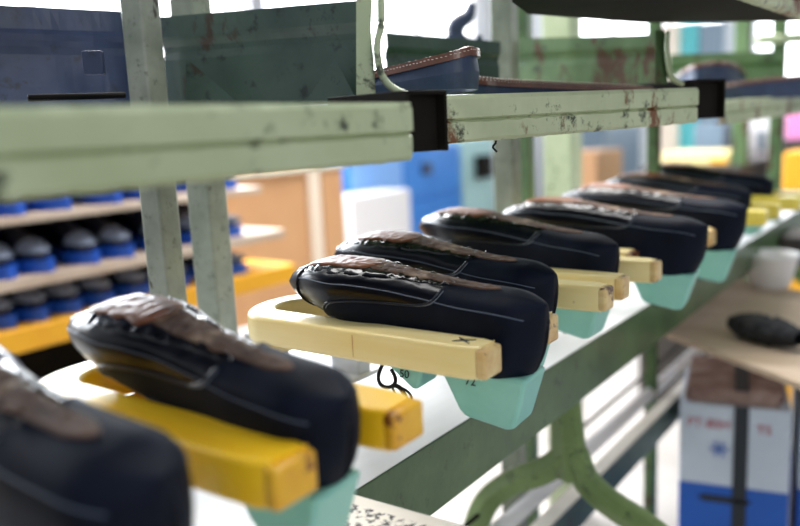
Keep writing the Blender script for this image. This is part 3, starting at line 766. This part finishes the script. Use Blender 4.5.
# ------------------------------------------------------------------ background: cupboards, crates, machines
def boxX(name, px0, px1, py0, py1, X, dep, mat, label, cat, z0=None, parts=None, bevel=.006, group=None):
    pm = (px0+px1)/2; y0, y1 = yx(px0, (py0+py1)/2, X), yx(px1, (py0+py1)/2, X)
    zt, zb = zx(pm, py0, X), (zx(pm, py1, X) if z0 is None else z0)
    root = empty(name, (X-dep/2, (y0+y1)/2, zb), label, cat, group)
    rel(MB().box((X-dep, y0, zb), (X, y1, zt)), root).build('body', mat, root, bevel=bevel)
    return root, y0, y1, zb, zt
def sub(root, X, y0, y1, za, zb, th, mat, name, bevel=.002):
    return rel(MB().box((X, y0, za), (X+th, y1, zb)), root).build(name, mat, root, bevel=bevel)
X1 = -2.45
r, y0, y1, za, zb = boxX('tan_cupboard', 205, 345, 170, 300, X1, .45, M['tanpanel'], 'tan hardboard cupboard with a cream vertical strip, behind the blue soled shoes', 'cupboard', z0=0)
sub(r, X1, yx(309, 230, X1), yx(320, 230, X1), 0.02, zb-.02, .02, M['cream'], 'trim_strip')
sub(r, X1, y0, y1, zb-.02, zb+.005, .022, M['cream'], 'top_edge')
sub(r, X1, yx(323, 230, X1), y1-.01, .05, zb-.03, .012, M['tanpanel'], 'door')
X2 = -3.2
r, y0, y1, za, zb = boxX('blue_cabinet', 350, 460, 148, 240, X2, .5, M['blue'], 'tall bright blue cabinet with lighter left door, behind the fourth shoe', 'cabinet', z0=0)
ym = yx(402, 180, X2)
sub(r, X2, y0+.01, ym-.01, .05, zb-.03, .015, M['bluelt'], 'door'); sub(r, X2, ym+.01, y1-.01, zb-.36, zb-.03, .015, M['blue'], 'door'); sub(r, X2, ym+.01, y1-.01, .05, zb-.38, .015, M['blue'], 'door')
sub(r, X2+.015, yx(420, 168, X2), yx(428, 168, X2), zb-.2, zb-.12, .02, M['slate'], 'handle')
boxX('white_box', 352, 411, 193, 240, -2.9, .25, M['white'], 'plain white box standing in front of the blue cabinet', 'box', z0=0)
r, *_ = boxX('pale_locker', 463, 494, 138, 240, -3.2, .4, M['tealwall'], 'pale teal locker right of the blue cabinet', 'locker', z0=0)
boxX('dark_monitor', 481, 493, 155, 178, -3.14, .06, M['steel_dk'], 'small dark screen fixed on the pale teal locker', 'screen')
boxX('cream_machine', 596, 622, 150, 240, -2.2, .3, M['tanpanel'], 'small tan machine housing behind the fifth and sixth shoes', 'machine', z0=0)
boxX('green_machine', 604, 640, 125, 240, -2.5, .3, M['greyb'], 'grey blue machine body between the pale column and the slim dark post', 'machine', z0=0)
def boxY(name, px0, px1, py0, py1, Y, dep, mat, label, cat, z0=None, bevel=.006):
    a, b_ = aty(px0, (py0+py1)/2, Y), aty(px1, (py0+py1)/2, Y); pm = (px0+px1)/2
    zt = aty(pm, py0, Y).z; zl = aty(pm, py1, Y).z if z0 is None else z0
    root = empty(name, ((a.x+b_.x)/2, Y+dep/2, zl), label, cat)
    rel(MB().box((a.x, Y, zl), (b_.x, Y+dep, zt)), root).build('body', mat, root, bevel=bevel)
    return root, a.x, b_.x, zl, zt
def subY(root, Y, x0, x1, za, zb, th, mat, name):
    return rel(MB().box((x0, Y-th, za), (x1, Y, zb)), root).build(name, mat, root, bevel=.002)
boxY('turquoise_cabinet', 681, 699, 22, 56, 6.0, .4, M['teal2'], 'narrow turquoise cabinet far back, seen above the rusty tray', 'cabinet', z0=0)
boxY('steel_cabinet', 700, 724, 22, 56, 5.9, .4, M['greyb'], 'grey blue steel cabinet far back, right of the turquoise one', 'cabinet', z0=0)
boxY('cream_locker', 661, 680, 24, 56, 6.1, .4, M['cream'], 'cream locker far back, left of the turquoise cabinet', 'locker', z0=0)
r, xa, xb, za, zb = boxY('white_refrigerator', 727, 772, 98, 160, 4.6, .5, M['white'], 'blurred white refrigerator far back between the green posts', 'refrigerator', z0=0)
subY(r, 4.6, xa+.01, xb-.01, zb-.3, zb-.01, .02, M['white'], 'door'); subY(r, 4.6, xa+.01, xb-.01, .05, zb-.32, .02, M['white'], 'door'); subY(r, 4.58, xb-.06, xb-.03, zb-.28, zb-.18, .02, M['greyb'], 'handle')
r, xa, xb, za, zb = boxY('blue_grey_box', 694, 724, 124, 150, 4.2, .3, M['greyb'], 'grey blue box on the dark stand under the rusty tray end', 'box')
boxY('dark_stand', 684, 728, 150, 170, 4.15, .35, M['steel_dk'], 'dark stand carrying the grey blue box far back', 'stand', z0=0)
r, xa, xb, za, zb = boxY('yellow_box', 662, 730, 152, 166, 3.3, .3, M['wood'], 'long cream yellow box far back above the last shoes', 'box', z0=None)
subY(r, 3.3, aty(710, 160, 3.3).x, xb-.01, za+.005, zb-.03, .004, M['yshelf'], 'orange_label')
boxY('work_bench', 640, 742, 166, 176, 3.25, .5, M['darkjunk'], 'dark work bench far back carrying the long yellow box', 'bench', z0=0)
r, *_ = boxY('pink_basket', 786, 812, 112, 140, 3.9, .25, M['pink'], 'pink plastic basket at the right edge', 'basket')
boxY('dark_cart', 778, 815, 140, 152, 3.85, .3, M['darkjunk'], 'dark cart under the pink basket at the right edge', 'cart', z0=0)
boxY('orange_crate', 783, 812, 152, 170, 3.2, .25, M['yshelf'], 'orange yellow crate at the right edge below the pink basket', 'crate', z0=.0)

# ------------------------------------------------------------------ side bench with bundle and bowl
BT = .80
cs = [atz(645, 324, BT), atz(812, 388, BT), atz(860, 300, BT), atz(720, 277, BT)]
bn = empty('side_bench', (sum(c.x for c in cs)/4, sum(c.y for c in cs)/4, 0), 'low side bench topped with a raw cardboard sheet, right of the shoe row', 'bench')
rel(MB().prism(cs, (0, 0, -.012)), bn).build('bench_top', M['board'], bn, bevel=.001)
cen = sum(cs, Vector())/4
for k_, c in enumerate(cs[1:]):
    q = c.lerp(cen, (.5, .12, .12)[k_]) if k_ else cs[2].lerp(cs[1], .2); rel(MB().box((q.x-.015, q.y-.015, 0), (q.x+.015, q.y+.015, BT-.012)), bn).build('leg', M['green_mid'], bn, bevel=.002)
# black fibre bundle
a = atz(732, 325, BT+.02); b_ = atz(800, 342, BT+.02); m = MB(); rnd = random.Random(3)
ax = (b_-a); P = []
for i in range(41):
    t = i/40; c = a.lerp(b_, t); rr = .036*(math.sin(math.pi*min(1, max(0, .06+.88*t)))**.45); row = []
    d = ax.normalized(); s_ = Vector((-d.y, d.x, 0))
    for k in range(30):
        an = 2*math.pi*k/30; q = rr*(1+.28*noise.noise(Vector((t*22, math.cos(an)*2, math.sin(an)*2))))
        row.append(Vector((c.x, c.y, BT+.001+.026))+s_*q*math.cos(an)+Vector((0, 0, max(-.026, q*.75*math.sin(an)))))
    P.append(row)
m.grid(P, True)
ob = m.build('fibre_bundle', M['bundle'], smooth=True); tag(ob, 'black fuzzy bundle lying on the cardboard topped side bench', 'bundle')
# bowl
c = atz(770, 287, BT); c.z = BT+.001; s = .062*1.0
dd = (c-CP).dot(fw); R_ = 26/FPX*dd; Hh = 34/FPX*dd
m = MB().lathe([(.0, 0), (R_*.62, 0), (R_*.70, Hh*.05), (R_*.93, Hh*.80), (R_*1.0, Hh*.92), (R_*1.02, Hh), (R_*.95, Hh*1.0), (R_*.9, Hh*.85), (R_*.66, Hh*.10), (0, Hh*.08)], 36, Matrix.Translation(c))
tag(m.build('plastic_bowl', M['white'], smooth=True), 'off white plastic bowl standing at the back of the side bench', 'bowl')
c2 = atz(806, 262, BT); m = MB().box((c2.x-.06, c2.y-.1, BT+.001), (c2.x+.10, c2.y+.1, BT+.09)); tag(m.build('toolbox', M['darkjunk'], bevel=.01), 'dark metal toolbox behind the bowl at the right edge', 'toolbox')

# ------------------------------------------------------------------ printed carton
CT = .625
k0 = atz(680, 402, CT); k1 = atz(792, 412, CT); u = k1-k0; u.z = 0; Lc = u.length; u.normalize(); n = Vector((-u.y, u.x, 0))
ct = empty('printed_carton', (k0.x, k0.y, 0), 'white and blue printed carton with black strap in the lower right corner', 'carton')
def bxc(m, a0, a1, b0, b1, z0, z1):
    q = [u*a0+n*b0, u*a1+n*b0, u*a1+n*b1, u*a0+n*b1]; m.prism([p+Vector((0, 0, z0)) for p in q], (0, 0, z1-z0)); return m
zbl = atd(735, 485, (k0-CP).dot(fw)).z
bxc(MB(), 0, Lc, 0, .26, zbl, CT).build('carton_wall', M['carton'], ct, bevel=.003)
bxc(MB(), 0, Lc, 0, .26, 0.001, zbl).build('carton_base', M['cartonblue'], ct, bevel=.002)
m = MB(); rnd = random.Random(9)
for k in range(9): 
    bxc(m, .01+rnd.uniform(0, .02), Lc-.01-rnd.uniform(0, .03), .01, .25, CT+.004*k+.0005, CT+.004*k+.0038)
m.build('paper_sheets', M['cartontop'], ct)
bxc(MB(), Lc*.50, Lc*.63, -.003, 0, .001, CT+.003).build('strap', M['strap'], ct)
bxc(MB(), Lc*.50, Lc*.63, -.003, .26, CT+.037, CT+.040).build('strap', M['strap'], ct)
org = Vector((k0.x, k0.y, 0))
ts = Lc*.125
text_mesh('PT-BSH', ts, org+u*(Lc*.07)-n*.001+Vector((0, 0, CT-.052)), u, (0, 0, 1), M['red'], ct, 'red_lettering', .0006)
text_mesh('TS', ts, org+u*(Lc*.70)-n*.001+Vector((0, 0, CT-.055)), u, (0, 0, 1), M['red'], ct, 'red_lettering', .0006)
m = MB(); cz = CT-.10
for k in range(6):
    an = math.pi/3*k; d = u*math.cos(an)+Vector((0, 0, math.sin(an))); c0 = u*(Lc*.37)-n*.0015+Vector((0, 0, cz))
    m.tube([c0, c0+d*Lc*.07], .002, 6); p = c0+d*Lc*.06
    for s in (-1, 1):
        e = u*math.cos(an+s*.7)+Vector((0, 0, math.sin(an+s*.7))); m.tube([p, p+e*Lc*.03], .0014, 5)
m.build('snowflake_emblem', M['cartonblue'], ct)
zz = zbl-.03; m = MB().prism([u*(Lc*.18)-n*.002+Vector((0, 0, zz)), u*(Lc*.24)-n*.002+Vector((0, 0, zz-.008)), u*(Lc*.62)-n*.002+Vector((0, 0, zz-.008)), u*(Lc*.68)-n*.002+Vector((0, 0, zz)), u*(Lc*.62)-n*.002+Vector((0, 0, zz+.008)), u*(Lc*.24)-n*.002+Vector((0, 0, zz+.008))], -n*.001)
m.build('printed_bar', M['strap'], ct)
ct2 = copy_tree(ct); ct2.location = (ct.location+u*(Lc+.02)+n*.03); tag(ct2, 'second printed carton, mostly cut off by the right edge', 'carton')

# ------------------------------------------------------------------ printed board at the bottom
z0 = BZ+.0012
e0 = atz(338, 489, z0+.012); e1 = atz(484, 530, z0+.012); u = e1-e0; u.z = 0; Lb = u.length+.02; u.normalize(); n = Vector((u.y, -u.x, 0))
bd = empty('printed_board', (e0.x, e0.y, z0), 'cream white board with smudged dark print lying at the bottom edge, over the rail', 'board')
MB().prism([Vector(), u*Lb, u*Lb+n*.13, n*.13], (0, 0, .012)).build('panel', M['label'], bd, bevel=.002)
pm_, nt_, b_s = new_mat('smudged dark print')
nt_.links.new(mixc(nt_, ramp(nt_, tex(nt_, 160, 3, .6, stretch=(1, 1, .05)), .50, .56), L('e8e0d4'), L('2a2624')), b_s.inputs['Base Color'])
MB().prism([u*.006+n*.016+Vector((0, 0, .0121)), u*(Lb*.62)+n*.016+Vector((0, 0, .0121)), u*(Lb*.62)+n*.060+Vector((0, 0, .0121)), u*.006+n*.060+Vector((0, 0, .0121))], (0, 0, .0002)).build('smudged_print', pm_, bd)
